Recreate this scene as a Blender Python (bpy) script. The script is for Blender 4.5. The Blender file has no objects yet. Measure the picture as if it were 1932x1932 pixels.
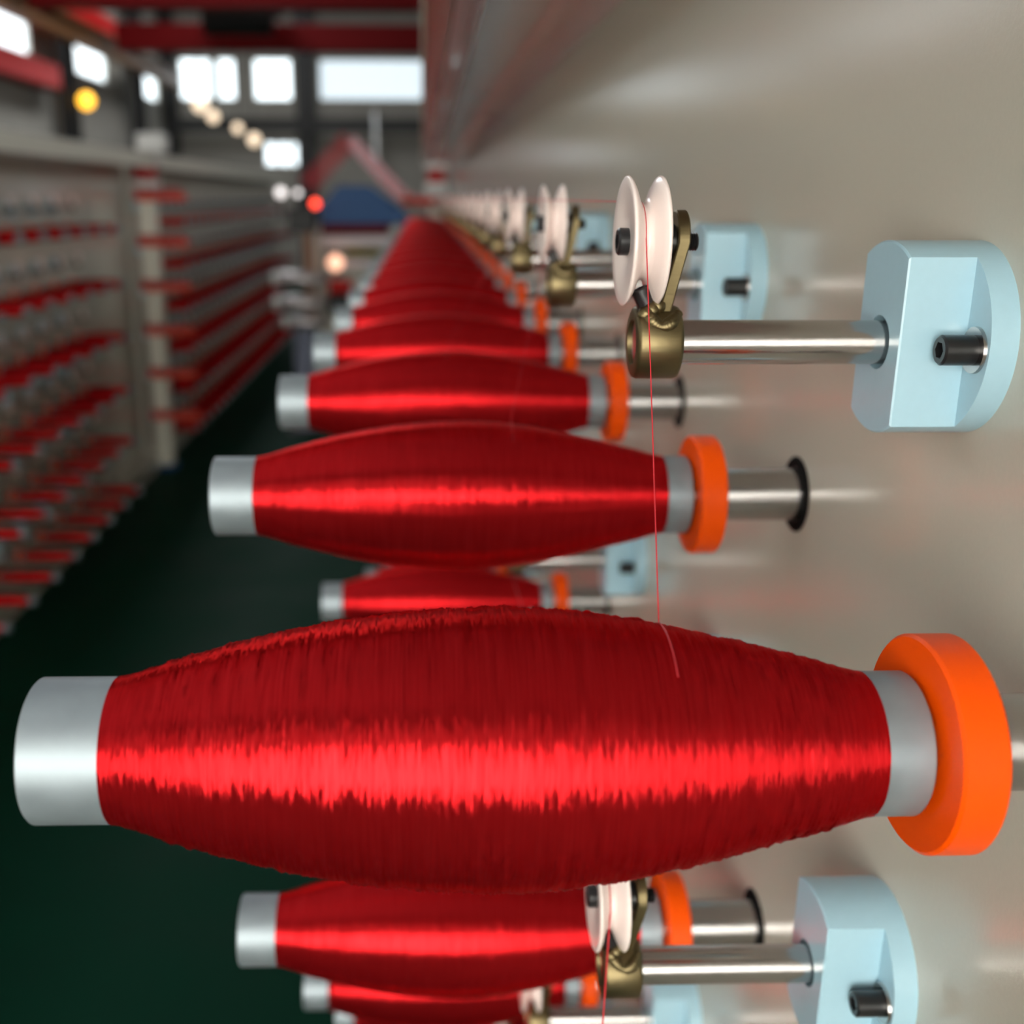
import bpy, math, random
import numpy as np
from mathutils import Vector, Matrix

# ------------------------------------------------------------------ scene, camera, light
scene = bpy.context.scene
col = scene.collection
random.seed(7)
rng = np.random.default_rng(11)
PI = math.pi
H = 1.85                                     # camera height above the floor

F_PX, YAW, PITCH, ROLL = 2014.93, 0.02402, 0.28526, 0.00286
cam_data = bpy.data.cameras.new('camera')
cam = bpy.data.objects.new('camera', cam_data)
col.objects.link(cam)
scene.camera = cam
cam_data.sensor_width = 36.0
cam_data.lens = F_PX / 1932 * 36.0
cam_data.shift_x = 120.5 / 1932
cam_data.shift_y = -1.03 / 1932
cam_data.clip_start = 0.01
cam_data.clip_end = 200
fw = Vector((math.sin(YAW) * math.cos(PITCH), math.cos(YAW) * math.cos(PITCH), -math.sin(PITCH)))
rt = Vector((math.cos(YAW), -math.sin(YAW), 0))
up = rt.cross(fw)
r2 = rt * math.cos(ROLL) + up * math.sin(ROLL)
u2 = up * math.cos(ROLL) - rt * math.sin(ROLL)
cam.matrix_world = Matrix(((r2.x, u2.x, -fw.x, 0), (r2.y, u2.y, -fw.y, 0), (r2.z, u2.z, -fw.z, H), (0, 0, 0, 1)))
cam_data.dof.use_dof = True
cam_data.dof.focus_distance = 0.375
cam_data.dof.aperture_fstop = 6.8

vs = scene.view_settings
vs.view_transform = 'Standard'
vs.look = 'None'
vs.exposure = 0.55
vs.gamma = 1.0
vs.use_curve_mapping = False

world = bpy.data.worlds.new('world')
scene.world = world
world.use_nodes = True
world.node_tree.nodes['Background'].inputs['Color'].default_value = (0.75, 0.87, 1.0, 1)
world.node_tree.nodes['Background'].inputs['Strength'].default_value = 1.0

def area(name, loc, rot, sx, sy, power, color):
    l = bpy.data.lights.new(name, 'AREA')
    l.shape = 'RECTANGLE'
    l.size, l.size_y, l.energy, l.color = sx, sy, power, color
    o = bpy.data.objects.new(name, l)
    o.location = loc
    o.rotation_euler = rot
    col.objects.link(o)
    return o

# daylight: the glazed wall behind the camera, the skylights in the roof, the high windows on the left
area('daylight_back_door', (-1.0, -3.28, H + 0.40), (PI / 2, 0, PI), 3.6, 2.5, 560, (0.95, 0.98, 1.0))
area('daylight_back_window', (-1.0, -3.28, H + 2.72), (PI / 2, 0, PI), 3.6, 1.45, 60, (0.95, 0.98, 1.0))
area('daylight_skylight', (-3.2, 2.3, 6.9), (0, 0, 0), 1.6, 10.0, 60, (0.95, 0.98, 1.0))
area('daylight_skylight_far', (-3.2, 17.0, 6.9), (0, 0, 0), 1.6, 12.0, 300, (0.95, 0.98, 1.0))
area('daylight_left_window', (-5.88, 3.0, H + 2.6), (PI / 2, 0, -PI / 2), 12.0, 0.9, 90, (0.9, 0.96, 1.0))
area('added_fill_right', (6.88, 8.0, H + 3.4), (PI / 2, 0, PI / 2), 20.0, 1.8, 160, (0.95, 0.98, 1.0))  # added fill from the right to brighten the left machine, no real window

# ------------------------------------------------------------------ materials
MATS = {}
def material(name, color, rough=0.5, metal=0.0, spec=0.5, coat=0.0, emit=None, es=0.0):
    m = bpy.data.materials.new(name)
    m.use_nodes = True
    b = m.node_tree.nodes['Principled BSDF']
    b.inputs['Base Color'].default_value = (*color, 1)
    b.inputs['Roughness'].default_value = rough
    b.inputs['Metallic'].default_value = metal
    b.inputs['Specular IOR Level'].default_value = spec
    b.inputs['Coat Weight'].default_value = coat
    b.inputs['Coat Roughness'].default_value = 0.12
    if emit:
        b.inputs['Emission Color'].default_value = (*emit, 1)
        b.inputs['Emission Strength'].default_value = es
    MATS[name] = m
    return m

def nodes(m):
    nt = m.node_tree
    return nt, nt.nodes['Principled BSDF']

def add(nt, t, **kw):
    n = nt.nodes.new(t)
    for k, v in kw.items():
        setattr(n, k, v)
    return n

def noise_detail(m, scale, vscale=(1, 1, 1), bump=0.0, dist=0.001, rough_amp=0.0, col_amp=0.0, detail=3.0):
    """noise-driven relief, roughness and tint on top of a plain material"""
    nt, b = nodes(m)
    tc = add(nt, 'ShaderNodeTexCoord')
    mp = add(nt, 'ShaderNodeMapping')
    mp.inputs['Scale'].default_value = vscale
    no = add(nt, 'ShaderNodeTexNoise')
    no.inputs['Scale'].default_value = scale
    no.inputs['Detail'].default_value = detail
    nt.links.new(tc.outputs['Object'], mp.inputs['Vector'])
    nt.links.new(mp.outputs['Vector'], no.inputs['Vector'])
    if bump:
        bp = add(nt, 'ShaderNodeBump')
        bp.inputs['Strength'].default_value = bump
        bp.inputs['Distance'].default_value = dist
        nt.links.new(no.outputs['Fac'], bp.inputs['Height'])
        nt.links.new(bp.outputs['Normal'], b.inputs['Normal'])
        if b.inputs['Coat Weight'].default_value > 0:
            nt.links.new(bp.outputs['Normal'], b.inputs['Coat Normal'])
    if rough_amp:
        mr = add(nt, 'ShaderNodeMapRange')
        r = b.inputs['Roughness'].default_value
        mr.inputs['To Min'].default_value = max(0.02, r - rough_amp)
        mr.inputs['To Max'].default_value = r + rough_amp
        nt.links.new(no.outputs['Fac'], mr.inputs['Value'])
        nt.links.new(mr.outputs['Result'], b.inputs['Roughness'])
    if col_amp:
        c = b.inputs['Base Color'].default_value[:]
        mx = add(nt, 'ShaderNodeMixRGB')
        mx.inputs['Color1'].default_value = tuple(min(1, v * (1 - col_amp)) for v in c[:3]) + (1,)
        mx.inputs['Color2'].default_value = tuple(min(1, v * (1 + col_amp)) for v in c[:3]) + (1,)
        nt.links.new(no.outputs['Fac'], mx.inputs['Fac'])
        nt.links.new(mx.outputs['Color'], b.inputs['Base Color'])
    return m

noise_detail(material('panel_paint', (0.58, 0.55, 0.468), 0.20, spec=0.5, coat=0.25), 420, bump=0.12, dist=0.0006, col_amp=0.03)
noise_detail(material('canopy_paint', (0.56, 0.45, 0.41), 0.18, spec=0.5, coat=0.3), 60, bump=0.08, dist=0.0006)
noise_detail(material('mint_paint', (0.385, 0.595, 0.70), 0.30, coat=0.2), 260, bump=0.05, dist=0.0004, col_amp=0.03)
noise_detail(material('orange_plastic', (0.95, 0.088, 0.0), 0.4, spec=0.2), 90, bump=0.03, dist=0.0004)
noise_detail(material('polished_steel', (0.56, 0.53, 0.52), 0.16, metal=1), 200, (1, 12, 12), bump=0.10, dist=0.0002, rough_amp=0.05)
noise_detail(material('dull_steel', (0.46, 0.44, 0.43), 0.24, metal=1), 200, (1, 12, 12), bump=0.1, dist=0.0002, rough_amp=0.05)
noise_detail(material('zinc_tube', (0.29, 0.335, 0.365), 0.50, metal=0.6), 55, (1, 1, 1), bump=0.1, dist=0.0003, rough_amp=0.12, col_amp=0.28, detail=6)
noise_detail(material('dull_brass', (0.185, 0.145, 0.075), 0.44, metal=1), 160, (1, 6, 6), bump=0.2, dist=0.0003, rough_amp=0.08, col_amp=0.15)
noise_detail(material('black_oxide', (0.012, 0.012, 0.013), 0.32), 600, bump=0.1, dist=0.0002)
noise_detail(material('ceramic', (0.86, 0.735, 0.69), 0.28, coat=0.2), 120, bump=0.03, dist=0.0003)
material('white_metal', (0.75, 0.77, 0.80), 0.3, metal=0.8)
material('black_hole', (0.003, 0.003, 0.003), 0.7, spec=0.1)
material('thread', (0.55, 0.02, 0.03), 0.45)
material('orange_thread', (0.78, 0.055, 0.02), 0.5)
noise_detail(material('floor_paint', (0.002, 0.030, 0.017), 0.6, spec=0.05), 3.0, bump=0.02, dist=0.004, rough_amp=0.12, col_amp=0.25, detail=6)
noise_detail(material('wall_sheet', (0.36, 0.34, 0.30), 0.7), 1.5, col_amp=0.2)
noise_detail(material('roof_sheet', (0.06, 0.05, 0.045), 0.8), 1.5, col_amp=0.2)
material('dark_steel', (0.012, 0.012, 0.012), 0.5)
noise_detail(material('crane_red', (0.11, 0.002, 0.003), 0.5, spec=0.08), 4, col_amp=0.15)
material('bright_red', (0.5, 0.006, 0.006), 0.4, spec=0.2)
material('runway_brown', (0.17, 0.07, 0.015), 0.5)
material('cream_paint', (0.68, 0.67, 0.60), 0.4)
material('post_cream', (0.86, 0.84, 0.73), 0.4)
material('cap_white', (0.72, 0.72, 0.70), 0.4)
noise_detail(material('machine_blue', (0.03, 0.10, 0.26), 0.45, spec=0.2), 20, col_amp=0.2)
material('roller_grey', (0.42, 0.38, 0.38), 0.3, metal=0.5)
material('roller_white', (0.72, 0.66, 0.68), 0.25)
material('olive', (0.22, 0.19, 0.04), 0.5)
material('copper_brown', (0.28, 0.11, 0.04), 0.4)
material('column_grey', (0.22, 0.24, 0.33), 0.35)
material('pane_bright', (0.8, 0.9, 1.0), 0.5, emit=(0.86, 0.96, 1.0), es=1.7)
material('pane_far', (0.8, 0.9, 1.0), 0.5, emit=(0.80, 0.93, 1.0), es=0.62)
material('lamp_warm', (1, 0.8, 0.6), 0.5, emit=(1.0, 0.78, 0.55), es=1.0)
material('lamp_white', (1, 1, 1), 0.5, emit=(1.0, 0.92, 0.9), es=1.2)
material('lamp_amber', (1, 0.6, 0.1), 0.5, emit=(1.0, 0.48, 0.03), es=2.2)
material('lamp_red', (1, 0.1, 0.05), 0.5, emit=(1.0, 0.06, 0.03), es=3.0)
material('lamp_peach', (1, 0.6, 0.45), 0.5, emit=(1.0, 0.52, 0.34), es=1.2)

def yarn_material(name, fx, ft, amp, analytic):
    """wound filament: each strand of the winding tips the surface a little around the circumference"""
    m = material(name, (0.6, 0.002, 0.008), 0.33, metal=0.84, spec=0.12)
    nt, b = nodes(m)
    b.inputs['Specular Tint'].default_value = (1.0, 0.3, 0.3, 1)
    b.inputs['IOR'].default_value = 1.45
    b.inputs['Anisotropic'].default_value = 1.0
    tg = add(nt, 'ShaderNodeCombineXYZ')
    tg.inputs['X'].default_value = 1.0
    nt.links.new(tg.outputs[0], b.inputs['Tangent'])
    L = nt.links.new
    def math_(op, a, bv):
        n = add(nt, 'ShaderNodeMath', operation=op)
        for i, q in enumerate((a, bv)):
            if isinstance(q, (int, float)): n.inputs[i].default_value = q
            else: L(q, n.inputs[i])
        return n.outputs[0]
    def vec_(op, a, bv=None):
        n = add(nt, 'ShaderNodeVectorMath', operation=op)
        L(a, n.inputs[0])
        if bv is not None:
            if op == 'SCALE': L(bv, n.inputs['Scale'])
            else: L(bv, n.inputs[1])
        return n.outputs[0]
    tc = add(nt, 'ShaderNodeTexCoord')
    sp = add(nt, 'ShaderNodeSeparateXYZ')
    L(tc.outputs['Object'], sp.inputs[0])
    X, Y, Z = sp.outputs
    ang = math_('ARCTAN2', Z, math_('MULTIPLY', Y, -1.0))
    cb = add(nt, 'ShaderNodeCombineXYZ')
    L(math_('MULTIPLY', X, float(fx)), cb.inputs['X'])
    L(math_('MULTIPLY', ang, float(ft)), cb.inputs['Y'])
    no = add(nt, 'ShaderNodeTexNoise')
    no.inputs['Scale'].default_value = 1.0
    no.inputs['Detail'].default_value = 3.0
    no.inputs['Roughness'].default_value = 0.65
    L(cb.outputs[0], no.inputs['Vector'])
    tilt = math_('MULTIPLY', math_('SUBTRACT', no.outputs['Fac'], 0.5), float(amp))
    if analytic:
        # normal of the barrel winding itself, free of the stray strands on its surface
        rad = add(nt, 'ShaderNodeCombineXYZ')
        L(Y, rad.inputs['Y']); L(Z, rad.inputs['Z'])
        rn = vec_('NORMALIZE', rad.outputs[0])
        axv = add(nt, 'ShaderNodeCombineXYZ')
        L(math_('MULTIPLY', math_('SUBTRACT', X, 0.0215), 3.1), axv.inputs['X'])
        N = vec_('NORMALIZE', vec_('ADD', rn, axv.outputs[0]))
    else:
        N = add(nt, 'ShaderNodeNewGeometry').outputs['Normal']
    cr = add(nt, 'ShaderNodeVectorMath', operation='CROSS_PRODUCT')
    cr.inputs[0].default_value = (1, 0, 0)
    L(N, cr.inputs[1])
    nn = vec_('NORMALIZE', vec_('ADD', N, vec_('SCALE', cr.outputs[0], tilt)))
    L(nn, b.inputs['Normal'])
    # strand to strand tint
    mx = add(nt, 'ShaderNodeMixRGB')
    mx.inputs['Color1'].default_value = (0.34, 0.001, 0.003, 1)
    mx.inputs['Color2'].default_value = (0.66, 0.021, 0.026, 1)
    cb2 = add(nt, 'ShaderNodeCombineXYZ')
    L(math_('MULTIPLY', X, float(fx) * 0.8), cb2.inputs['X'])
    L(math_('MULTIPLY', ang, 1.1), cb2.inputs['Y'])
    n2 = add(nt, 'ShaderNodeTexNoise')
    n2.inputs['Scale'].default_value = 1.0
    n2.inputs['Detail'].default_value = 2.0
    L(cb2.outputs[0], n2.inputs['Vector'])
    L(n2.outputs['Fac'], mx.inputs['Fac'])
    L(mx.outputs[0], b.inputs['Base Color'])
    return m
yarn_material('yarn_near', 1700, 3.6, 0.75, True)
yarn_material('yarn', 1100, 3.6, 0.45, False)

# ------------------------------------------------------------------ mesh helpers
def mesh_of(name, v, f, mat, smooth=True, angle=0.6):
    me = bpy.data.meshes.new(name)
    me.from_pydata([tuple(map(float, p)) for p in v], [], f)
    me.update()
    me.materials.append(MATS[mat])
    if smooth:
        me.polygons.foreach_set('use_smooth', [True] * len(me.polygons))
        me.set_sharp_from_angle(angle=angle)
    return me

class MB:
    """collects shapes into one mesh"""
    def __init__(s): s.v, s.f = [], []
    def put(s, v, f):
        o = len(s.v)
        s.v += [tuple(p) for p in v]
        s.f += [tuple(i + o for i in q) for q in f]
        return s
    def lathe(s, prof, seg=32, axis='X', c=(0, 0, 0), close=False):
        v, f = [], []
        n = len(prof)
        for a, r in prof:
            for k in range(seg):
                t = 2 * PI * k / seg
                y, z = r * math.cos(t), r * math.sin(t)
                v.append({'X': (a, y, z), 'Y': (z, a, y), 'Z': (y, z, a)}[axis])
        m = n if close else n - 1
        for i in range(m):
            j = (i + 1) % n
            for k in range(seg):
                l = (k + 1) % seg
                f.append((i * seg + k, j * seg + k, j * seg + l, i * seg + l)[::-1])
        if not close:
            f.append(tuple(range(seg)))
            f.append(tuple(range((n - 1) * seg, n * seg))[::-1])
        v = [(p[0] + c[0], p[1] + c[1], p[2] + c[2]) for p in v]
        return s.put(v, [q[::-1] for q in f])
    def box(s, x0, x1, y0, y1, z0, z1, bev=0.0):
        if bev <= 0:
            v = [(x, y, z) for x in (x0, x1) for y in (y0, y1) for z in (z0, z1)]
            f = [(0, 1, 3, 2), (4, 6, 7, 5), (0, 4, 5, 1), (2, 3, 7, 6), (0, 2, 6, 4), (1, 5, 7, 3)]
            return s.put(v, f)
        c = ((x0 + x1) / 2, (y0 + y1) / 2, (z0 + z1) / 2)
        h = ((x1 - x0) / 2, (y1 - y0) / 2, (z1 - z0) / 2)
        v, ix = [], {}
        for sx in (-1, 1):
            for sy in (-1, 1):
                for sz in (-1, 1):
                    for ax in range(3):
                        q = [h[0] - bev, h[1] - bev, h[2] - bev]
                        q[ax] = h[ax]
                        ix[sx, sy, sz, ax] = len(v)
                        v.append((c[0] + sx * q[0], c[1] + sy * q[1], c[2] + sz * q[2]))
        f = []
        sg = (-1, 1)
        for a in sg:
            f.append([ix[a, -1, -1, 0], ix[a, 1, -1, 0], ix[a, 1, 1, 0], ix[a, -1, 1, 0]][::a])
            f.append([ix[-1, a, -1, 1], ix[-1, a, 1, 1], ix[1, a, 1, 1], ix[1, a, -1, 1]][::a])
            f.append([ix[-1, -1, a, 2], ix[1, -1, a, 2], ix[1, 1, a, 2], ix[-1, 1, a, 2]][::a])
            for b in sg:
                w = a * b
                f.append([ix[a, b, -1, 0], ix[a, b, -1, 1], ix[a, b, 1, 1], ix[a, b, 1, 0]][::w])
                f.append([ix[-1, a, b, 1], ix[-1, a, b, 2], ix[1, a, b, 2], ix[1, a, b, 1]][::w])
                f.append([ix[b, -1, a, 2], ix[b, -1, a, 0], ix[b, 1, a, 0], ix[b, 1, a, 2]][::w])
                for d in sg:
                    f.append([ix[a, b, d, 0], ix[a, b, d, 1], ix[a, b, d, 2]][::a * b * d])
        return s.put(v, [tuple(q) for q in f])
    def tube(s, pts, r, seg=8):
        P = [Vector(p) for p in pts]
        n = len(P)
        v, f = [], []
        ref = None
        for i, p in enumerate(P):
            d = (P[min(i + 1, n - 1)] - P[max(i - 1, 0)]).normalized()
            if ref is None:
                ref = Vector((0, 0, 1)) if abs(d.z) < 0.9 else Vector((1, 0, 0))
            a = (ref - d * ref.dot(d)).normalized()
            ref = a
            b = d.cross(a)
            rr = r[i] if isinstance(r, (list, tuple)) else r
            for k in range(seg):
                t = 2 * PI * k / seg
                v.append(p + a * (rr * math.cos(t)) + b * (rr * math.sin(t)))
        for i in range(n - 1):
            for k in range(seg):
                l = (k + 1) % seg
                f.append((i * seg + k, i * seg + l, (i + 1) * seg + l, (i + 1) * seg + k))
        f.append(tuple(range(seg))[::-1])
        f.append(tuple(range((n - 1) * seg, n * seg)))
        return s.put(v, f)
    def mesh(s, name, mat, smooth=True, angle=0.6): return mesh_of(name, s.v, s.f, mat, smooth, angle)

def obj(name, me, parent=None, loc=(0, 0, 0), rz=0.0):
    o = bpy.data.objects.new(name, me)
    o.location = loc
    if rz: o.rotation_euler = (0, 0, rz)
    o.parent = parent
    col.objects.link(o)
    return o
def tag(o, label, cat, group=None):
    o['label'] = label
    o['category'] = cat
    if group: o['group'] = group
    return o
def thing(name, label, cat, loc=(0, 0, 0), rz=0.0, group=None):
    return tag(obj(name, None, None, loc, rz), label, cat, group)
def struct(name, me, label=None, parent=None):
    o = obj(name, me, parent)
    if parent is None: o['kind'] = 'structure'
    if label: o['label'] = label
    return o

ORD = ['first', 'second', 'third', 'fourth', 'fifth', 'sixth', 'seventh', 'eighth', 'ninth', 'tenth', 'eleventh', 'twelfth',
       'thirteenth', 'fourteenth', 'fifteenth', 'sixteenth', 'seventeenth', 'eighteenth', 'nineteenth', 'twentieth',
       'twenty-first', 'twenty-second', 'twenty-third', 'twenty-fourth', 'twenty-fifth', 'twenty-sixth', 'twenty-seventh', 'twenty-eighth']

# ------------------------------------------------------------------ fitted layout (metres, z relative to the camera)
Y1, DY = 0.29984, 0.2945            # first bobbin, station pitch
ZA, DZ = -0.16458, 0.2933           # top row, row pitch
XL, XYL, XYR, XO = -0.119, -0.0950, 0.1374, 0.1677
XP = 0.2166                         # face of the right machine's panel
YP1 = 0.4218                        # first guide pulley
ZROD, ZPUL = -0.05433, -0.0158
R_T, R_O, R_S, R_H = 0.0225, 0.0342, 0.0152, 0.0220
XPL = -1.97                         # face of the left machine's panel
YEND = 8.25                         # end of the right machine
YPOST = 7.45                        # post between the left machine's two sections

# ------------------------------------------------------------------ hall
XW0, XW1, YB, YF, ROOF = -6.0, 7.0, -3.4, 27.0, 7.2
struct('floor', MB().box(XW0, XW1, YB, YF, -0.1, 0).mesh('floor', 'floor_paint', False), 'dark green painted factory floor')
struct('ceiling', MB().box(XW0, XW1, YB, YF, ROOF, ROOF + 0.1).mesh('ceiling', 'roof_sheet', False))
struct('wall_right', MB().box(XW1, XW1 + 0.15, YB, YF, 0, ROOF).mesh('wall_right', 'wall_sheet', False))
struct('wall_back', MB().box(XW0, XW1, YB - 0.15, YB, 0, ROOF).mesh('wall_back', 'wall_sheet', False))

def holed_wall(name, axis, fixed, a0, a1, z0, z1, holes, thick):
    """wall of boxes around rectangular openings, with the ribs of profiled sheet as parts"""
    m = MB()
    def bx(p0, p1, q0, q1):
        if p1 - p0 < 1e-4 or q1 - q0 < 1e-4: return
        if axis == 'Y': m.box(p0, p1, fixed, fixed + thick, q0, q1)
        else: m.box(fixed - thick, fixed, p0, p1, q0, q1)
    edges = sorted({a0, a1, *[h[0] for h in holes], *[h[1] for h in holes]})
    for p0, p1 in zip(edges, edges[1:]):
        c = (p0 + p1) / 2
        hs = sorted([(h[2], h[3]) for h in holes if h[0] < c < h[1]])
        z = z0
        for q0, q1 in hs:
            bx(p0, p1, z, q0); z = q1
        bx(p0, p1, z, z1)
    return struct(name, m.mesh(name, 'wall_sheet', False))

WZ0, WZ1 = H + 2.2, H + 3.12
far_holes = [(-5.68, -4.92, WZ0, WZ1), (-4.80, -4.36, WZ0, WZ1), (-3.95, -3.05, WZ0, WZ1), (-2.42, 0.5, WZ0, WZ1), (-3.8, -2.95, H + 0.72, H + 1.28)]
wf = holed_wall('wall_far', 'Y', YF, XW0, XW1, 0, ROOF, far_holes, 0.2)
left_holes = [(12.0, 17.8, H + 2.05, H + 2.9), (19.3, 21.9, H + 2.05, H + 2.9), (24.3, 26.0, H + 2.05, H + 2.9)]
wl = holed_wall('wall_left', 'X', XW0, YB, YF, 0, ROOF, left_holes, 0.2)
wn = 0
for (a0, a1, z0, z1) in far_holes:
    wn += 1
    fr = MB()
    y0, y1 = YF - 0.02, YF + 0.08
    t = 0.04
    fr.box(a0, a1, y0, y1, z0, z0 + t).box(a0, a1, y0, y1, z1 - t, z1).box(a0, a0 + t, y0, y1, z0 + t, z1 - t).box(a1 - t, a1, y0, y1, z0 + t, z1 - t)
    w = struct('window_%d' % wn, fr.mesh('window_frame', 'cream_paint', False), 'bright factory window in the far wall')
    n = max(1, int(round((a1 - a0 - 2 * t) / 0.42)))
    wd = (a1 - a0 - 2 * t) / n
    for k in range(n):
        x = a0 + t + k * wd
        struct('pane', MB().box(x + 0.008, x + wd - 0.008, YF + 0.02, YF + 0.035, z0 + t, z1 - t).mesh('pane', 'pane_far' if wn == 4 else 'pane_bright', False), None, w)
for (a0, a1, z0, z1) in left_holes:
    wn += 1
    fr = MB()
    x0, x1 = XW0 - 0.08, XW0 + 0.02
    t = 0.04
    fr.box(x0, x1, a0, a1, z0, z0 + t).box(x0, x1, a0, a1, z1 - t, z1).box(x0, x1, a0, a0 + t, z0 + t, z1 - t).box(x0, x1, a1 - t, a1, z0 + t, z1 - t)
    w = struct('window_%d' % wn, fr.mesh('window_frame', 'cream_paint', False), 'bright factory window in the left wall')
    n = max(1, int(round((a1 - a0 - 2 * t) / 0.85)))
    wd = (a1 - a0 - 2 * t) / n
    for k in range(n):
        y = a0 + t + k * wd
        struct('pane', MB().box(XW0 - 0.045, XW0 - 0.03, y + 0.012, y + wd - 0.012, z0 + t, z1 - t).mesh('pane', 'pane_bright', False), None, w)
# frames of the glazing behind the camera and of the skylights
tn = 0
for (x0, x1, z0, z1) in ((-2.8, 0.8, H - 0.85, H + 1.65), (-2.8, 0.8, H + 1.995, H + 3.445)):
    tn += 1
    t = 0.08
    m = MB().box(x0 - t, x1 + t, YB, YB + 0.09, z0 - t, z0).box(x0 - t, x1 + t, YB, YB + 0.09, z1, z1 + t).box(x0 - t, x0, YB, YB + 0.09, z0, z1).box(x1, x1 + t, YB, YB + 0.09, z0, z1)
    struct('trim_%d' % tn, m.mesh('trim', 'dark_steel', False))
for (y0, y1) in ((-2.7, 7.3), (11.0, 23.0)):
    tn += 1
    t = 0.1
    m = MB().box(-4.0 - t, -2.4 + t, y0 - t, y0, 6.88, ROOF).box(-4.0 - t, -2.4 + t, y1, y1 + t, 6.88, ROOF).box(-4.0 - t, -4.0, y0, y1, 6.88, ROOF).box(-2.4, -2.4 + t, y0, y1, 6.88, ROOF)
    struct('trim_%d' % tn, m.mesh('trim', 'dark_steel', False))

# sheet ribs of the far wall (in view) as parts of the wall
rib = MB().box(-0.03, 0.03, -0.03, 0.0, 0, 1).mesh('sheet_rib', 'wall_sheet', False)
for i in range(26):
    x = -5.85 + i * 0.3
    o = obj('sheet_rib', rib, wf, (x, YF, 0)); o.scale = (1, 1, H + 2.1)

# steel columns and girts
def column(x, y, label, sx=0.15, sy=0.15):
    m = MB().box(x - sx, x + sx, y - sy, y - sy + 0.03, 0, ROOF).box(x - sx, x + sx, y + sy - 0.03, y + sy, 0, ROOF).box(x - 0.02, x + 0.02, y - sy + 0.03, y + sy - 0.03, 0, ROOF)
    tag(obj('steel_column', m.mesh('steel_column', 'dark_steel', False)), label, 'column', 'steel columns of the hall')
column(-2.72, 26.6, 'dark steel column on far wall between the two white windows', 0.19)
column(-5.75, 18.75, 'dark steel column of the left wall below the brown crane runway', 0.1, 0.22)
column(-5.75, 23.3, 'dark steel column of the left wall nearer the far corner', 0.1, 0.22)
column(-5.85, 26.7, 'dark steel column standing in the far left corner', 0.12, 0.2)
for z, lab in ((H + 1.62, 'dark steel girt running across the far wall below the windows'), ):
    m = MB().box(XW0 + 0.2, XW1, 26.38, 26.40, z - 0.14, z + 0.14).box(XW0 + 0.2, XW1, 26.32, 26.38, z + 0.12, z + 0.14).box(XW0 + 0.2, XW1, 26.32, 26.38, z - 0.14, z - 0.12)
    tag(obj('wall_girt', m.mesh('wall_girt', 'dark_steel', False)), lab, 'girder')

tag(obj('wall_pipe', MB().tube([(-1.07, 26.28, H + 0.85), (-1.07, 26.28, H + 1.9)], 0.07, 10).box(-1.13, -1.01, 26.28, 26.40, H + 1.55, H + 1.65).mesh('wall_pipe', 'white_metal')), 'short pale vertical pipe hung on the far wall girt', 'pipe')
# crane
m = MB()
m.box(-5.62, -5.38, -3.3, 26, H + 2.36, H + 2.40).box(-5.62, -5.38, -3.3, 26, H + 2.62, H + 2.66).box(-5.52, -5.48, -3.3, 26, H + 2.40, H + 2.62)
tag(obj('crane_runway', m.mesh('crane_runway', 'runway_brown', False)), 'brown steel crane runway beam high along the left wall', 'girder')
t = thing('overhead_crane', 'dark red overhead crane with two girders spanning the hall', 'crane', (0, 20, H + 2.42))
for y in (0.0, -4.3):
    obj('girder', MB().box(-5.2, 6.8, y - 0.2, y + 0.2, 0.0, 0.42, 0.01).mesh('girder', 'crane_red', False), t)
for x in (-5.5, 6.75):
    obj('end_carriage', MB().box(x - 0.14, x + 0.14, -4.9, 0.6, 0.25, 0.55, 0.02).mesh('end_carriage', 'bright_red', False), t)
tr = obj('trolley', MB().box(-3.6, -2.3, -3.9, -0.5, 0.46, 0.75, 0.02).box(-3.3, -2.9, -2.0, -1.2, 0.75, 1.2, 0.02).mesh('trolley', 'dark_steel', False), t)
obj('hoist_drum', MB().lathe([(-3.5, 0.05), (-3.5, 0.26), (-2.4, 0.26), (-2.4, 0.05)], 20, c=(0, -1.2, 0.35)).mesh('hoist_drum', 'dark_steel'), tr)
tag(obj('jib_beam', MB().box(-5.95, -5.68, 9, 18.2, H + 1.62, H + 1.98, 0.02).mesh('jib_beam', 'bright_red', False)), 'bright red beam on the left wall below the leftmost window', 'girder')

def bulb(name, loc, r, mat, label, group=None, cord=False):
    o = thing(name, label, 'lamp', loc, 0, group)
    obj('globe', MB().lathe([(-r, r * 0.2), (-r * 0.8, r * 0.62), (-r * 0.3, r * 0.95), (r * 0.2, r), (r * 0.7, r * 0.72), (r, r * 0.3)], 16, 'Z').mesh('globe', mat), o)
    if cord: obj('cord', MB().tube([(0, 0, r * 1.4), (0, 0, ROOF - loc[2])], 0.012, 6).mesh('cord', 'dark_steel'), o)
    obj('socket', MB().lathe([(r * 0.9, r * 0.35), (r * 1.5, r * 0.35), (r * 1.6, r * 0.2)], 12, 'Z').mesh('socket', 'dark_steel'), o)
    return o
bulb('wall_lamp', (-5.55, 19.0, H + 1.53), 0.13, 'lamp_amber', 'amber yellow lamp on the left wall below a window')
for wi, (px, y, z, r) in enumerate(((-.1935, 24.0, .078, .16), (-.183, 24.5, .068, .12), (-.162, 24.5, .0585, .10), (-.148, 24.5, .049, .13))):
    bulb('warm_lamp', (px * y, y, H + z * y), r, 'lamp_warm', 'warm white hanging lamp, %s from the left before the far wall' % ORD[wi], 'warm lamps before the far wall', True)

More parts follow.
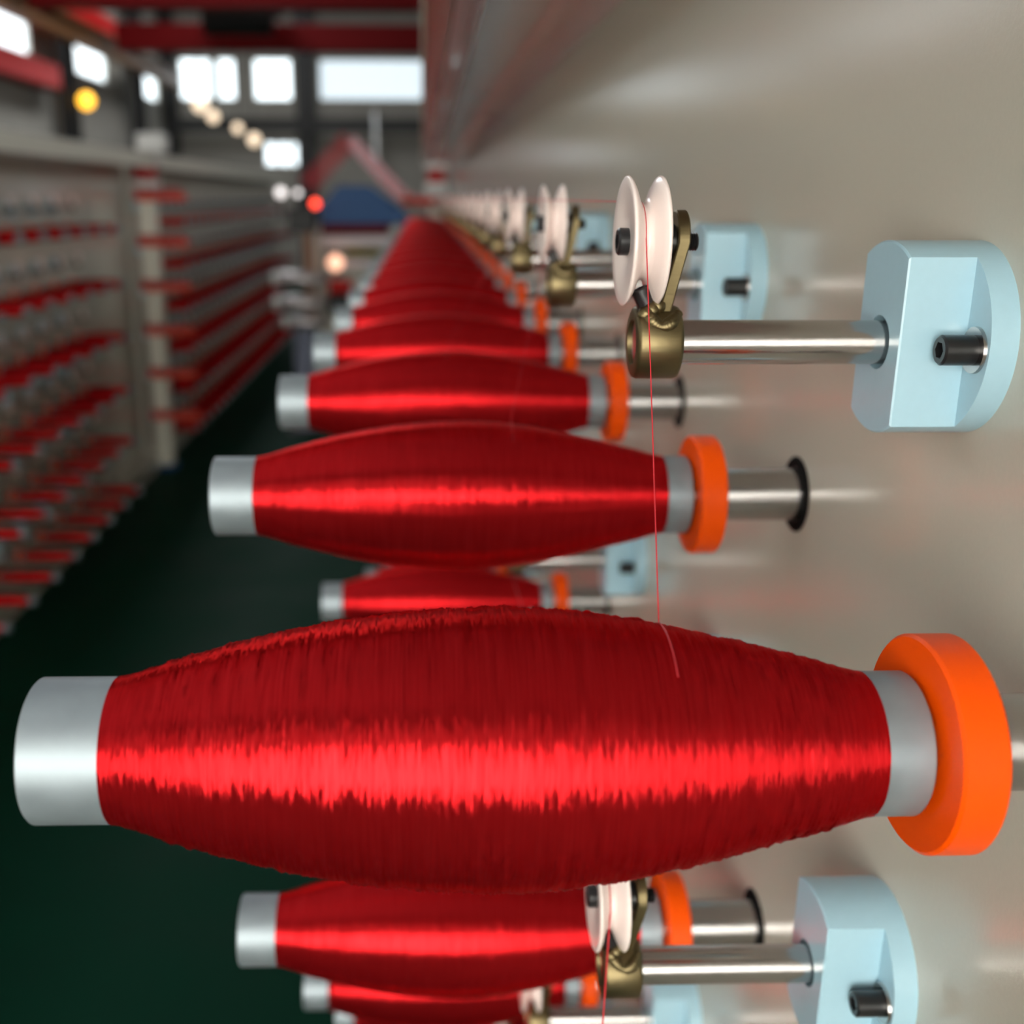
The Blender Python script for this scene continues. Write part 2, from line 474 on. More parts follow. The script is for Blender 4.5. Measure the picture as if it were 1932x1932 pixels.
# ------------------------------------------------------------------ machine frames
# right machine
t = thing('winding_machine_frame', 'glossy beige panel of the near winding machine, full height on the right', 'machine', (XP, 0, 0))
YS = -1.2
obj('panel', MB().box(0, 0.05, YS, YEND, 0.12, H + 0.31, 0.003).mesh('panel', 'panel_paint'), t)
obj('kick_plate', MB().box(0.03, 0.08, YS, YEND, 0.0, 0.12).mesh('kick_plate', 'dark_steel', False), t)
cz = H + 0.235
YC = 7.45                            # the canopy stops short of the end post
c = obj('canopy', MB().box(-0.212, 0, YS, YC, cz, cz + 0.075, 0.004).mesh('canopy', 'canopy_paint'), t)
obj('lip', MB().box(-0.2165, -0.2125, YS, YC, cz - 0.012, cz + 0.08, 0.001).mesh('lip', 'post_cream'), c)
obj('rail', MB().box(-0.175, -0.168, YS, YC, cz - 0.014, cz).box(-0.150, -0.143, YS, YC, cz - 0.014, cz).box(-0.175, -0.143, YS, YC, cz - 0.003, cz).mesh('rail', 'white_metal', False), c)
obj('gusset', MB().put([(-0.055, YS, cz - 0.001), (-0.055, YC, cz - 0.001), (-0.001, YC, cz - 0.03), (-0.001, YS, cz - 0.03), (-0.001, YS, cz), (-0.001, YC, cz)],
    [(0, 1, 2, 3), (3, 2, 5, 4), (0, 4, 5, 1), (0, 3, 4), (1, 5, 2)]).mesh('gusset', 'canopy_paint', False), c)
for k in range(8):
    obj('rail_bolt', MB().lathe([(-0.016, 0.004), (-0.015, 0.007), (-0.004, 0.007), (-0.002, 0.011), (0, 0.011)], 14, 'Z', (-0.159, 1.1 + k * 0.9, cz)).mesh('rail_bolt', 'white_metal'), c)

# left machine, two sections
for nm, y0, y1, lab in (('winding_machine_frame', -1.0, 7.40, 'beige panel of the left machine, near section at left edge'),
                        ('winding_machine_frame', 7.5, 14.6, 'beige panel of the left machine, far section behind the cream post')):
    t = thing(nm, lab, 'machine', (XPL, 0, 0))
    obj('panel', MB().box(-0.05, 0, y0, y1, 0.12, H + 0.2, 0.003).mesh('panel', 'panel_paint'), t)
    obj('plinth', MB().box(-0.05, 0.10, y0, y1, 0, 0.12, 0.004).mesh('plinth', 'panel_paint', False), t)
    c = obj('canopy', MB().box(0, 0.212, y0, y1, H + 0.195, H + 0.27, 0.004).mesh('canopy', 'canopy_paint'), t)
    obj('lip', MB().box(0.2125, 0.2165, y0, y1, H + 0.183, H + 0.275, 0.001).mesh('lip', 'post_cream'), c)

# posts with their yarn guide bars
def post(x, y, label, bars, side):
    t = thing('guide_post', label, 'post', (x, y, 0))
    obj('pole', MB().box(-0.055, 0.055, -0.05, 0.05, 0.03, H + 0.02, 0.006).mesh('pole', 'post_cream'), t)
    obj('foot', MB().box(-0.08, 0.08, -0.07, 0.07, 0, 0.03, 0.004).mesh('foot', 'machine_blue'), t)
    obj('collar', MB().box(-0.085, 0.085, -0.07, 0.07, H + 0.02, H + 0.115, 0.01).mesh('collar', 'cap_white'), t)
    obj('head', MB().box(-0.065, 0.065, -0.06, 0.06, H + 0.115, H + 0.205, 0.006).mesh('head', 'bright_red'), t)
    obj('cap', MB().box(-0.09, 0.09, -0.07, 0.07, H + 0.205, H + 0.255, 0.008).mesh('cap', 'cap_white'), t)
    return t
post(-1.83, YPOST, 'cream post with red head between the left machine sections', 6, 1)
post(0.105, YEND + 0.15, 'cream post with red head at the far end of the right machine', 6, -1)
tag(obj('sensor_box', MB().box(-0.09, 0.09, -0.08, 0.08, -0.06, 0.06, 0.015).mesh('sensor_box', 'cap_white'), None, (XPL + 0.25, YPOST - 0.2, H + 0.332)), 'small white box on top of the left machine canopy beside the post', 'box')
for r in range(6):
    z = H + 0.012 - r * DZ
    t = thing('yarn_guide_bar', 'orange red yarn guide bar on the cream post, %s from the top' % ORD[r], 'guide bar', (-1.73, YPOST - 0.055, z), 0, 'yarn guide bars on the cream post')
    obj('bar', MB().box(-0.17, 0.17, -0.02, 0, -0.034, 0.012, 0.004).mesh('bar', 'orange_thread'), t)
    m = MB()
    for k in range(16):
        x = -0.15 + k * 0.02
        m.tube([(x, -0.10, 0.040), (x, -0.02, 0.022), (x, 0.0, 0.020)], 0.008, 5)
    obj('yarn_layer', m.mesh('yarn_layer', 'thread'), t)

# ------------------------------------------------------------------ bobbin meshes
HPX = [(177, 141), (190, 143), (215, 149), (240, 156), (300, 176), (420, 207), (510, 228), (600, 245), (680, 256), (750, 264), (850, 271), (950, 274), (1040, 270),
       (1130, 261), (1220, 248), (1300, 233), (1380, 216), (1450, 199), (1530, 179), (1600, 158), (1645, 145), (1676, 139), (1687, 137)]
PU = np.array([(x - 177) / 1510 for x, h in HPX])
PR = np.array([0.3234 * math.sin(math.atan(h / 2015)) for x, h in HPX])
PR[-4:] *= 1.03
def yarn_mesh(name, nx, seg, mat, fullness=1.0, fuzz=0.0):
    u = np.linspace(0, 1, nx)
    r = np.interp(u, PU, PR)
    k = max(3, nx // 60) | 1
    pad = np.concatenate([np.full(k, r[0]), r, np.full(k, r[-1])])
    r = np.convolve(pad, np.ones(k) / k, 'same')[k:-k]
    base = R_T * 1.012
    r = base + (np.maximum(r, base) - base) * fullness
    th = np.linspace(0, 2 * PI, seg, endpoint=False)
    R = np.repeat(r[:, None], seg, 1)
    if fuzz > 0:
        def smooth(a, k, ax):
            acc = np.zeros_like(a)
            for s in range(-k, k + 1): acc += np.roll(a, s, ax)
            return acc / (2 * k + 1)
        a = smooth(rng.standard_normal((nx, seg)), 4, 1)
        b = smooth(smooth(rng.standard_normal((nx, seg)), 7, 1), 3, 0)
        ring = rng.standard_normal((nx, 1))
        env = np.clip(np.minimum(u, 1 - u) * 14, 0.12, 1)[:, None]
        R = R + fuzz * env * (a / a.std() * 0.45 + b / b.std() * 0.75 + ring * 0.3)
    x = XYL + u * (XYR - XYL)
    V = np.stack([np.repeat(x[:, None], seg, 1), R * np.cos(th)[None], R * np.sin(th)[None]], -1).reshape(-1, 3)
    i = np.arange(nx - 1)[:, None] * seg
    k0 = np.arange(seg)[None]
    k1 = (k0 + 1) % seg
    Q = np.stack([i + k0, i + k1, i + seg + k1, i + seg + k0], -1).reshape(-1, 4)[:, ::-1]
    # end rings turned in to the tube
    n0 = len(V)
    e0 = np.stack([np.full(seg, XYL + 0.0004), np.cos(th) * R_T, np.sin(th) * R_T], -1)
    e1 = np.stack([np.full(seg, XYR - 0.0004), np.cos(th) * R_T, np.sin(th) * R_T], -1)
    V = np.concatenate([V, e0, e1])
    kk, kn = np.arange(seg), (np.arange(seg) + 1) % seg
    qa = np.stack([n0 + kk, n0 + kn, kn, kk], -1)[:, ::-1]
    last = (nx - 1) * seg
    qb = np.stack([last + kk, last + kn, n0 + seg + kn, n0 + seg + kk], -1)[:, ::-1]
    Q = np.concatenate([Q, qa, qb])
    me = bpy.data.meshes.new(name)
    me.vertices.add(len(V)); me.vertices.foreach_set('co', V.astype(np.float32).ravel())
    me.loops.add(Q.size); me.loops.foreach_set('vertex_index', Q.astype(np.int32).ravel())
    me.polygons.add(len(Q)); me.polygons.foreach_set('loop_start', np.arange(0, Q.size, 4, dtype=np.int32))
    me.polygons.foreach_set('use_smooth', np.ones(len(Q), bool))
    me.update(calc_edges=True)
    me.validate()
    me.materials.append(MATS[mat])
    return me

TUBE_R = 0.1515
def tube_mesh(seg): return MB().lathe([(XL, 0.0196), (XL, R_T - 0.0006), (XL + 0.0006, R_T), (TUBE_R - 0.0006, R_T), (TUBE_R, R_T - 0.0006), (TUBE_R, 0.0196)], seg, close=True).mesh('tube', 'zinc_tube', True, 0.5)
TUBE_HI, TUBE_LO = tube_mesh(96), tube_mesh(28)
Y_HI = yarn_mesh('yarn', 640, 200, 'yarn_near', 1.0, 0.00030)
Y_MID = yarn_mesh('yarn', 260, 120, 'yarn', 0.97, 0.00007)
Y_LO = yarn_mesh('yarn', 44, 40, 'yarn', 0.97)
Y_THIN = yarn_mesh('yarn', 24, 20, 'yarn', 0.28)

def shaft_mesh(seg):
    return MB().lathe([(XL + 0.012, R_S - 0.004), (XL + 0.014, R_S - 0.0006), (XL + 0.016, R_S), (XP + 0.004, R_S)], seg).mesh('shaft', 'dull_steel')
def ring_mesh(seg):
    x0, x1 = XO - 0.0142, XO
    return MB().lathe([(x0, R_S), (x0, R_O - 0.0010), (x0 + 0.0010, R_O), (x1 - 0.0010, R_O), (x1, R_O - 0.0010), (x1, R_S)], seg, close=True).mesh('flange_ring', 'orange_plastic', True, 0.5)
def hole_dark_mesh(seg):  # black ring for the open hole round the shaft, its darkness painted in
    return MB().lathe([(XP - 0.0012, R_S + 0.0005), (XP - 0.0012, R_H - 0.001), (XP - 0.0004, R_H), (XP + 0.003, R_H), (XP + 0.003, R_S + 0.0005)], seg, close=True).mesh('hole_dark', 'black_hole')
SH, RG, BU = [f(80) for f in (shaft_mesh, ring_mesh, hole_dark_mesh)]
SHL, RGL, HDL = [f(24) for f in (shaft_mesh, ring_mesh, hole_dark_mesh)]

# ------------------------------------------------------------------ guide pulley unit meshes (origin on the rod axis, X measured from the panel face = 0)
RR, RC, RB = 0.00868, 0.01426, 0.0375
ZBO = 0.0018                        # the block sits a little above the rod's axis
def ux(x): return x - XP
XH, XS, WF = ux(0.1805), ux(0.2060), 0.0195
def outline(n, w, R):
    a = math.asin(w / R)      # angle from vertical of the flat's corner
    ang = sorted(set([2 * PI * k / n for k in range(n)] + [PI / 2 - a, PI / 2 + a, -PI / 2 - a + 2 * PI, -PI / 2 + a + 2 * PI]))
    pts = []
    for t in ang:
        y, z = R * math.cos(t), R * math.sin(t)
        if abs(y) > w: z, y = z * w / abs(y), math.copysign(w, y)
        pts.append((y, z))
    return ang, pts
def block_mesh(n):
    m = MB()
    ang, P = outline(n, WF, RB)
    N = len(P)
    RHOLE = 0.0106
    c = 0.0007
    rings = []
    rings.append([(XH + 0.010, RHOLE * math.cos(t), RHOLE * math.sin(t)) for t in ang])
    rings.append([(XH, RHOLE * math.cos(t), RHOLE * math.sin(t)) for t in ang])
    rings.append([(XH, y * (1 - c / RB), z * (1 - c / RB) + ZBO) for y, z in P])
    rings.append([(XH + c, y, z + ZBO) for y, z in P])
    rings.append([(XS, y, z + ZBO) for y, z in P])
    circ = [(RB * math.cos(t), RB * math.sin(t) + ZBO) for t in ang]
    rings.append([(XS, y, z) for y, z in circ])
    rings.append([(0.0, y, z) for y, z in circ])
    v = [q for r in rings for q in r]
    f = []
    for i in range(len(rings) - 1):
        for k in range(N):
            l = (k + 1) % N
            f.append((i * N + k, i * N + l, (i + 1) * N + l, (i + 1) * N + k)[::-1])
    f.append(tuple(range(N)))
    f.append(tuple(range((len(rings) - 1) * N, len(rings) * N))[::-1])
    m.put(v, f)
    return m.mesh('mounting_block', 'mint_paint', True, 0.35)
def cap_screw(x0, x1, r, y, z, seg=24, hexr=0.5):
    """socket head pointing to -X with a hexagonal recess"""
    m = MB()
    th = [2 * PI * k / seg for k in range(seg)]
    def hx(t):
        a = (t % (PI / 3)) - PI / 6
        return r * hexr / math.cos(a)
    L = x1 - x0
    rings = [[(x1, r * math.cos(t), r * math.sin(t)) for t in th], [(x0 + r * 0.14, r * math.cos(t), r * math.sin(t)) for t in th],
             [(x0, r * 0.86 * math.cos(t), r * 0.86 * math.sin(t)) for t in th], [(x0, hx(t) * math.cos(t), hx(t) * math.sin(t)) for t in th],
             [(x0 + L * 0.45, hx(t) * math.cos(t), hx(t) * math.sin(t)) for t in th]]
    v = [(p[0], p[1] + y, p[2] + z) for q in rings for p in q]
    f = []
    for i in range(4):
        for k in range(seg):
            l = (k + 1) % seg
            f.append((i * seg + k, i * seg + l, (i + 1) * seg + l, (i + 1) * seg + k))
    f.append(tuple(range(seg))[::-1])
    f.append(tuple(range(4 * seg, 5 * seg)))
    return m.put(v, f)
XCL = ux(0.0824)
CL = 0.0180
XPU, WPU, RPU, RGR = ux(0.0770), 0.0142, 0.0243, 0.0143
DZP = ZPUL - ZROD
def unit_meshes(hi):
    s = 64 if hi else 20
    U = []
    U.append(('mounting_block', block_mesh(96 if hi else 24), None))
    U.append(('rod', MB().lathe([(XCL + 0.001, RR * 0.9), (XCL + 0.001, RR), (XH + 0.0098, RR)], s).mesh('rod', 'polished_steel'), None))
    U.append(('collar', MB().lathe([(XCL, RR + 0.0002), (XCL, RC - 0.0018), (XCL + 0.0006, RC - 0.0006), (XCL + 0.0018, RC), (XCL + CL - 0.0018, RC), (XCL + CL - 0.0005, RC - 0.0006), (XCL + CL, RC - 0.002), (XCL + CL, RR + 0.0002)], s, close=True).mesh('collar', 'dull_brass', True, 0.9), None))
    # arm: flat bar with a round top, leaning away from the pulley
    w0, w1, th = 0.0062, 0.0100, 0.0046
    zb, zt = 0.0105, DZP
    pr = [(-w0, zb), (-w1, zt)] + [(-w1 * math.cos(a), zt + 0.0118 * math.sin(a)) for a in np.linspace(0.15, PI - 0.15, 13 if hi else 6)] + [(w1, zt), (w0, zb)]
    xa0, xa1 = XCL + 0.0085, XPU + WPU + 0.0052
    def ax(z): return xa0 + (min(z, zt) - zb) / (zt - zb) * (xa1 - xa0)
    n = len(pr)
    e = 0.0005
    v = []
    for off, k in ((0, 1 - 0.05), (e, 1), (th - e, 1), (th, 1 - 0.05)):
        v += [(ax(z) + off, y * k, zt + (z - zt) * (k if z > zt else 1)) for y, z in pr]
    f = [tuple(range(n)), tuple(range(3 * n, 4 * n))[::-1]]
    for i in range(3):
        for k in range(n):
            l = (k + 1) % n
            f.append((i * n + k, i * n + l, (i + 1) * n + l, (i + 1) * n + k)[::-1])
    U.append(('arm', MB().put(v, f).mesh('arm', 'dull_brass', True, 0.5), None))
    # pulley: two cone flanges and a rounded groove
    x0, x1 = XPU, XPU + WPU
    xm = (x0 + x1) / 2
    pf = [(x0 + 0.0020, 0.0030), (x0 + 0.0020, 0.0082), (x0 + 0.0012, 0.0100), (x0 + 0.0005, 0.0200), (x0 + 0.0001, RPU - 0.0008), (x0 + 0.0005, RPU - 0.0001), (x0 + 0.0011, RPU), (x0 + 0.0018, RPU - 0.0006),
          (x0 + 0.0030, RPU - 0.0028), (x0 + 0.0049, RGR + 0.0022), (x0 + 0.0060, RGR + 0.0003), (xm, RGR), (x1 - 0.0060, RGR + 0.0003), (x1 - 0.0049, RGR + 0.0022), (x1 - 0.0030, RPU - 0.0028),
          (x1 - 0.0018, RPU - 0.0006), (x1 - 0.0011, RPU), (x1 - 0.0005, RPU - 0.0001), (x1 - 0.0001, RPU - 0.0008), (x1 - 0.0005, 0.0200), (x1 - 0.0012, 0.0100), (x1 - 0.0012, 0.0030)]
    U.append(('pulley', MB().lathe(pf, 96 if hi else 28, c=(0, 0, DZP), close=True).mesh('pulley', 'ceramic', True, 1.2), None))
    if hi:
        U.append(('axle_screw', cap_screw(x0 - 0.0022, x0 + 0.0022, 0.0052, 0, DZP).mesh('axle_screw', 'black_oxide', True, 0.7), None))
        U.append(('spacer', MB().lathe([(x1 - 0.0011, 0.0031), (x1 - 0.0011, 0.0066), (xa1 + 0.0002, 0.0066), (xa1 + 0.0002, 0.0031)], 32, c=(0, 0, DZP), close=True).mesh('spacer', 'black_oxide', True, 0.5), None))
        thd = [(xa1 + th + 0.0001, 0.0028)]
        for k in range(5):
            thd += [(xa1 + th + 0.0002 + k * 0.0009, 0.0029), (xa1 + th + 0.0006 + k * 0.0009, 0.0035)]
        thd += [(xa1 + th + 0.0048, 0.0028)]
        U.append(('screw_end', MB().lathe(thd, 24, c=(0, 0, DZP)).mesh('screw_end', 'black_oxide', True, 0.3), None))
        # grub screw on the collar, tilted to the front, and the weld bead round the arm's foot
        g = cap_screw(-0.0085, 0.001, 0.0036, 0, 0, 20)
        R = Matrix.Translation((XCL + 0.0052, -0.0035, RC - 0.0006)) @ Matrix.Rotation(math.radians(62), 4, 'Y')
        g.v = [tuple(R @ Vector(p)) for p in g.v]
        U.append(('grub_screw', g.mesh('grub_screw', 'black_oxide', True, 0.7), None))
        w = MB()
        def blob(x, y, z, r):
            w.lathe([(-r * 0.95, r * 0.2), (-r * 0.65, r * 0.75), (0, r), (r * 0.65, r * 0.75), (r * 0.95, r * 0.2)], 10, c=(x, y, z))
        for k in range(16):
            u = k / 15
            a = 0.25 + 0.75 * math.sin(PI * (0.12 + 0.76 * u))
            blob(XCL + 0.0035 + 0.0125 * u, -RC * math.sin(a) * 0.93, RC * math.cos(a) * 0.93, 0.0026 + 0.0005 * math.sin(11 * u))
        for k in range(12):
            u = k / 11
            blob(XCL + 0.0030 + 0.0065 * u, -0.0075 + 0.0025 * u, RC * 0.80 + 0.0036 * u, 0.0029 + 0.0004 * math.sin(17 * u))
        U.append(('weld_bead', w.mesh('weld_bead', 'dull_brass', True, 1.0), None))
    else:
        U.append(('axle_screw', MB().lathe([(x0 - 0.0022, 0.0045), (x0 - 0.0016, 0.0052), (x0 + 0.0022, 0.0052)], 10, c=(0, 0, DZP)).lathe([(x1 - 0.0011, 0.0064), (xa1 + 0.0002, 0.0064)], 10, c=(0, 0, DZP)).lathe([(xa1 + th, 0.0034), (xa1 + th + 0.0048, 0.0034)], 10, c=(0, 0, DZP)).mesh('axle_screw', 'black_oxide', True, 0.7), None))
    yb = 0.0275
    for s_ in ((-1, 1) if hi else (-1,)):
        y = s_ * yb
        U.append(('block_screw', cap_screw(XS - 0.0138, XS - 0.0005, 0.0057, y, 0.0005, 24 if hi else 12).mesh('block_screw', 'black_oxide', True, 0.7), None))
        if hi:
            U.append(('washer', MB().lathe([(XS - 0.0014, 0.0040), (XS - 0.0014, 0.0086), (XS - 0.0001, 0.0088), (XS - 0.0001, 0.0040)], 32, c=(0, y, 0.0005), close=True).mesh('washer', 'polished_steel', True, 0.5), None))
    return U
U_HI, U_LO = unit_meshes(True), unit_meshes(False)
U_TINY = [u for u in U_LO if u[0] in ('mounting_block', 'rod', 'collar', 'arm', 'pulley')]

ROWN = ['top', 'second', 'third', 'fourth', 'fifth', 'bottom']
def bobbin(loc, rz, label, group, ym, tm):
    o = thing('yarn_bobbin', label, 'bobbin', loc, rz, group)
    obj('tube', tm, o)
    obj('yarn', ym, o)
def spindle(loc, rz, label, group, hi):
    o = thing('bobbin_spindle', label, 'spindle', loc, rz, group)
    obj('shaft', SH if hi else SHL, o)
    obj('flange_ring', RG if hi else RGL, o)
    obj('hole_dark', BU if hi else HDL, o)
def guide(loc, rz, label, group, U):
    o = thing('guide_pulley', label, 'pulley', loc, rz, group)
    for n, me, _ in U: obj(n, me, o)

# right machine stations
NA = 26
right_rows = {0: range(1, NA + 1), 1: range(1, 13), 2: range(2, 12), 3: range(3, 12), 4: range(4, 11), 5: range(5, 11)}
for row, rg in right_rows.items():
    for n in rg:
        y, z = Y1 + (n - 1) * DY, H + ZA - row * DZ
        yp, zr = YP1 + (n - 1) * DY, H + ZROD - row * DZ
        hi = (row == 0 and n <= 3) or (row == 1 and n <= 2)
        w = '%s row of the right machine' % ROWN[row]
        k = ORD[n - 1]
        if row == 0 and n == 1: lab = 'large red yarn bobbin nearest the camera, in sharp focus'
        else: lab = 'full red yarn bobbin, %s from the camera in %s' % (k, w)
        vis_b = not (row == 1 and n == 1)
        if vis_b:
            ym = Y_HI if (row == 0 and n == 1) else (Y_MID if (row, n) in ((0, 2), (0, 3), (1, 2)) else Y_LO)
            bobbin((0, y, z), 0, lab, 'red bobbins on the right machine', ym, TUBE_HI if hi else TUBE_LO)
            spindle((0, y, z), 0, 'steel spindle with orange ring, %s from camera, %s' % (k, w), 'spindles of the right machine', hi)
        guide((XP, yp, zr), 0, 'white ceramic guide pulley on mint block, %s from camera, %s' % (k, w), 'guide pulleys of the right machine', U_HI if hi else U_LO if n < 9 else U_TINY)

# threads: bobbin -> pulley front -> over the groove -> along the machine to the gathering point
GX, GY, GZ = -0.145, 8.33, 0.012
xg = XPU + WPU / 2 + XP
def thread_path(n, row, xb, zdrop):
    y, z = Y1 + (n - 1) * DY, H + ZA - row * DZ
    yp, zp = YP1 + (n - 1) * DY, H + ZPUL - row * DZ
    rb = float(np.interp((xb - XYL) / (XYR - XYL), PU, PR)) + 0.0004
    pts = []
    for a in np.linspace(-0.55, 0.28, 8):
        pts.append((xb + 0.0008 * a, y + rb * math.sin(a), z + rb * math.cos(a)))
    # straight up to the front of the groove
    rg = RGR + 0.0003
    for a in np.linspace(PI - 0.12, PI / 2 - 0.02, 12):
        pts.append((xg - 0.001, yp + rg * math.cos(a), zp + rg * math.sin(a)))
    pts.append((GX + 0.004 * (n % 5), GY, H + GZ + zdrop))
    return pts
for n in range(1, NA + 1):
    xb = [0.0735, 0.05, 0.02, -0.01, -0.03, 0.06, 0.0][(n - 1) % 7]
    tag(obj('yarn_thread', MB().tube(thread_path(n, 0, xb, -0.002 * (n % 6)), 0.00024 if n == 1 else 0.00011, 6).mesh('yarn_thread', 'thread')),
        'fine red thread running up from the %s bobbin of the top row' % ORD[n - 1], 'thread', 'threads of the right machine')
for n, row in ((1, 1), (2, 2)):
    yp, zp = YP1 + (n - 1) * DY, H + ZPUL - row * DZ
    y, z = Y1 + (n - 1) * DY, H + ZA - row * DZ
    pts = [(0.06, y + 0.006, z + 0.040)] + [(xg - 0.001, yp + (RGR + 0.0003) * math.cos(a), zp + (RGR + 0.0003) * math.sin(a)) for a in np.linspace(PI - 0.12, PI / 2 - 0.02, 12)] + [(GX, GY, H - row * DZ)]
    tag(obj('yarn_thread', MB().tube(pts, 0.0004, 6).mesh('yarn_thread', 'thread')), 'fine red thread hanging from the %s row pulley nearest the camera' % ROWN[row], 'thread', 'threads of the right machine')

# gathered yarn sheet beyond the machine
def bundle(pts, width, n, r, mat, label, d):
    m = MB()
    for k in range(n):
        o = (k / (n - 1) - 0.5) * width
        m.tube([(p[0] + o * d[0], p[1] + o * d[1], p[2] + o * d[2]) for p in pts], r, 5)
    tag(obj('yarn_sheet', m.mesh('yarn_sheet', mat)), label, 'yarn')
m = MB()
for k in range(20):
    y0 = 2.3 + 0.29 * k
    oz = 0.010 * math.sin(2.1 * k)
    m.tube([(0.083, y0, H - 0.0016), (GX + 0.003 * (k % 4), GY, H + GZ + oz)], [0.0011, 0.0042], 5)
for k in range(9):
    oz = (k - 4) * 0.009
    m.tube([(0.16, 8.0, H - 0.03 + oz * 0.5), (GX, GY, H + GZ - 0.02 + oz)], 0.006, 5)
tag(obj('yarn_sheet', m.mesh('yarn_sheet', 'orange_thread')), 'dense orange red yarn sheet gathered at the end of the right machine', 'yarn')
bundle([(GX, GY, H + GZ), (-0.607, 9.5, H + 0.47)], 0.11, 10, 0.0042, 'thread', 'thin red yarn sheet rising steeply to the peak of the far winder', (0.6, 0.3, 0.6))
bundle([(-0.607, 9.5, H + 0.47), (-0.99, 9.6, H + 0.10)], 0.17, 12, 0.0042, 'thread', 'pale red yarn sheet descending from the peak to the left', (0.6, 0.2, -0.6))

# left machine stations
cnt = {}
for row in range(6):
    for sec, (n0, n1) in enumerate(((-7, 0), (6, 28))):
        k = 0
        for n in range(n0, n1 + 1):
            y = 6.02 + n * DY
            z = H + ZA - row * DZ
            w = ['near', 'far'][sec]
            lab = 'thin red bobbin, %s in the %s row of the left machine %s section' % (ORD[k], ROWN[row], w)
            bobbin((XPL + XP, y, z), PI, lab, 'thin red bobbins on the left machine', Y_THIN, TUBE_LO)
            spindle((XPL + XP, y, z), PI, 'spindle, %s in the %s row of the left machine %s section' % (ORD[k], ROWN[row], w), 'spindles of the left machine', False)
            guide((XPL, y - (YP1 - Y1), H + ZROD - row * DZ), PI, 'guide pulley, %s in the %s row of the left machine %s section' % (ORD[k], ROWN[row], w), 'guide pulleys of the left machine', U_TINY)
            k += 1

# ------------------------------------------------------------------ far winder at the end of the aisle
YW = 9.2
def rx(px): return (px - 797) / 2015 * YW * 1.002
def rz_(py): return H - (py - 374) / 2015 * YW * 0.985
t = thing('take_up_winder', 'blue and dark red take-up winder at the end of the aisle', 'machine', (0, YW, 0))
b = MB()
xs = [rx(612), rx(645), rx(700), rx(762), rx(775)]
zs = [rz_(390), rz_(352), rz_(352), rz_(395), rz_(415)]
n = 5
v = [(x, 0.05, z) for x, z in zip(xs, zs)] + [(x, 0.05, rz_(420)) for x in xs] + [(x, 0.6, z) for x, z in zip(xs, zs)] + [(x, 0.6, rz_(420)) for x in xs]
f = []
for k in range(4):
    f += [(k, k + 5, k + 6, k + 1), (k + 10, k + 11, k + 16, k + 15), (k, k + 1, k + 11, k + 10), (k + 5, k + 15, k + 16, k + 6)]
f += [(0, 10, 15, 5), (4, 9, 19, 14)]
obj('blue_housing', b.put(v, f).mesh('blue_housing', 'machine_blue', False), t)
obj('red_beam', MB().box(rx(612), rx(735), 0, 0.5, rz_(440), rz_(421), 0.01).mesh('red_beam', 'crane_red', False), t)
for (x0, x1, y0, y1, mat, nm) in ((610, 742, 441, 462, 'roller_white', 'roller'), (655, 742, 465, 478, 'olive', 'roller'), (630, 742, 485, 500, 'roller_white', 'roller')):
    rr_ = (rz_(y0) - rz_(y1)) / 2
    obj(nm, MB().lathe([(rx(x0), rr_ * 0.6), (rx(x0) + 0.02, rr_), (rx(x1) - 0.02, rr_), (rx(x1), rr_ * 0.6)], 20, c=(0, 0.0, (rz_(y0) + rz_(y1)) / 2)).mesh(nm, mat), t)
for x0, x1 in ((600, 612), (742, 752)):
    obj('side_plate', MB().box(rx(x0), rx(x1), -0.03, 0.62, 0.05, rz_(425), 0.01).mesh('side_plate', 'cream_paint', False), t)
obj('base', MB().box(rx(600), rx(752), -0.05, 0.65, 0.0, 0.05, 0.01).mesh('base', 'dark_steel', False), t)
obj('inner_panel', MB().box(rx(613), rx(741), 0.3, 0.32, 0.05, rz_(500), 0.004).mesh('inner_panel', 'cream_paint', False), t)
def pilot(px, py, r, mat, zfoot, yfoot):
    x, z = rx(px), rz_(py)
    o = obj('pilot_lamp', MB().lathe([(-r, r * 0.2), (-r * 0.8, r * 0.62), (-r * 0.3, r * 0.95), (r * 0.2, r), (r * 0.7, r * 0.72), (r, r * 0.3)], 16, 'Z', (x, -0.15, z)).mesh('pilot_lamp', mat), t)
    obj('lamp_bracket', MB().tube([(x, -0.15, z - r * 0.8), (x, -0.15, zfoot), (x, yfoot, zfoot)], 0.012, 6).mesh('lamp_bracket', 'dark_steel'), o)
pilot(640, 488, 0.065, 'lamp_peach', rz_(512), 0.31)
pilot(607, 384, 0.033, 'lamp_red', rz_(430), 0.0)

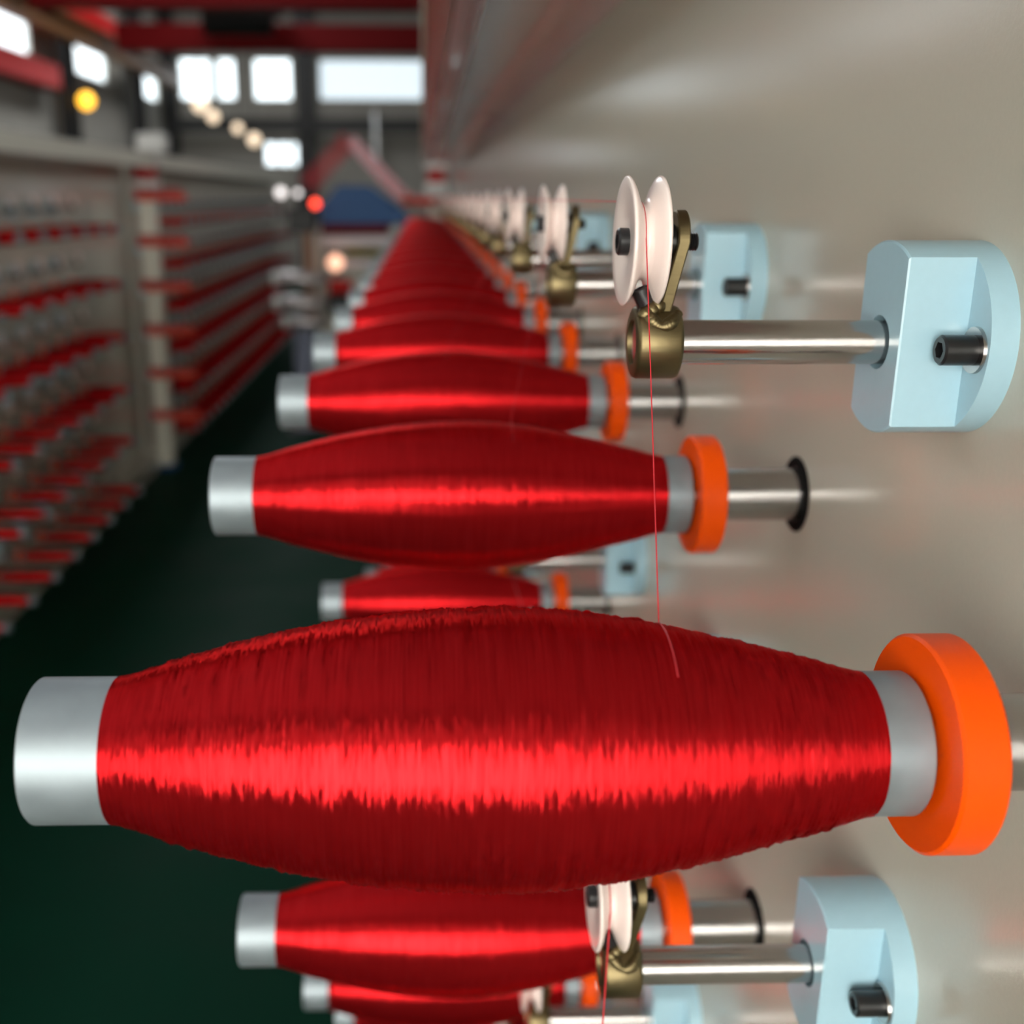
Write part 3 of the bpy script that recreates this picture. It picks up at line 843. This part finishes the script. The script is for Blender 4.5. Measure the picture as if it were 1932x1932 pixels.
YW = 8.6
t = thing('roller_stand', 'grey roller stand with blue grey column at the aisle end', 'machine', (0, YW, 0))
obj('column', MB().lathe([(0.03, 0.10), (0.05, 0.085), (rz_(612), 0.085), (rz_(600), 0.10)], 20, 'Z', (rx(573), 0.1, 0)).mesh('column', 'column_grey'), t)
obj('base', MB().box(rx(540), rx(606), -0.1, 0.3, 0, 0.03, 0.005).mesh('base', 'dark_steel', False), t)
for (x0, x1, y0, y1) in ((528, 622, 506, 534), (530, 618, 550, 580), (545, 615, 588, 612)):
    rr_ = (rz_(y0) - rz_(y1)) / 2
    zc = (rz_(y0) + rz_(y1)) / 2
    o = obj('roller', MB().lathe([(rx(x0), rr_ * 0.7), (rx(x0) + 0.03, rr_), (rx(x1) - 0.03, rr_), (rx(x1), rr_ * 0.7)], 20, c=(0, 0, zc)).mesh('roller', 'roller_grey'), t)
    obj('end_cap', MB().lathe([(rx(x0) - 0.035, rr_ * 0.5), (rx(x0) - 0.03, rr_ * 0.95), (rx(x0) + 0.01, rr_ * 0.95), (rx(x0) + 0.01, rr_ * 0.5)], 16, c=(0, 0, zc)).mesh('end_cap', 'cap_white'), o)
obj('upright', MB().box(rx(578), rx(594), 0.09, 0.16, rz_(600), rz_(430), 0.006).mesh('upright', 'copper_brown', False), t)
obj('head', MB().box(rx(552), rx(600), 0.05, 0.2, rz_(436), rz_(392), 0.01).mesh('head', 'dark_steel', False), t)
pilot(547, 365, 0.036, 'lamp_white', rz_(410), 0.06)
pilot(577, 366, 0.024, 'lamp_white', rz_(395), 0.06)
tag(obj('yarn_cone', MB().lathe([(rx(626), 0.05), (rx(627), 0.062), (rx(667), 0.055), (rx(668), 0.045)], 20, c=(0, YW - 0.05, rz_(534))).mesh('yarn_cone', 'bright_red')), 'small bright red yarn spool beside the grey roller stand', 'spool')
tag(obj('motor', MB().lathe([(rx(622), 0.05), (rx(624), 0.075), (rx(660), 0.075), (rx(664), 0.05)], 20, c=(0, YW - 0.05, rz_(564))).box(rx(630), rx(655), YW - 0.1, YW + 0.0, rz_(564) - 0.1, rz_(564) - 0.06).mesh('motor', 'dark_steel')), 'black motor below the small bright red spool', 'motor')
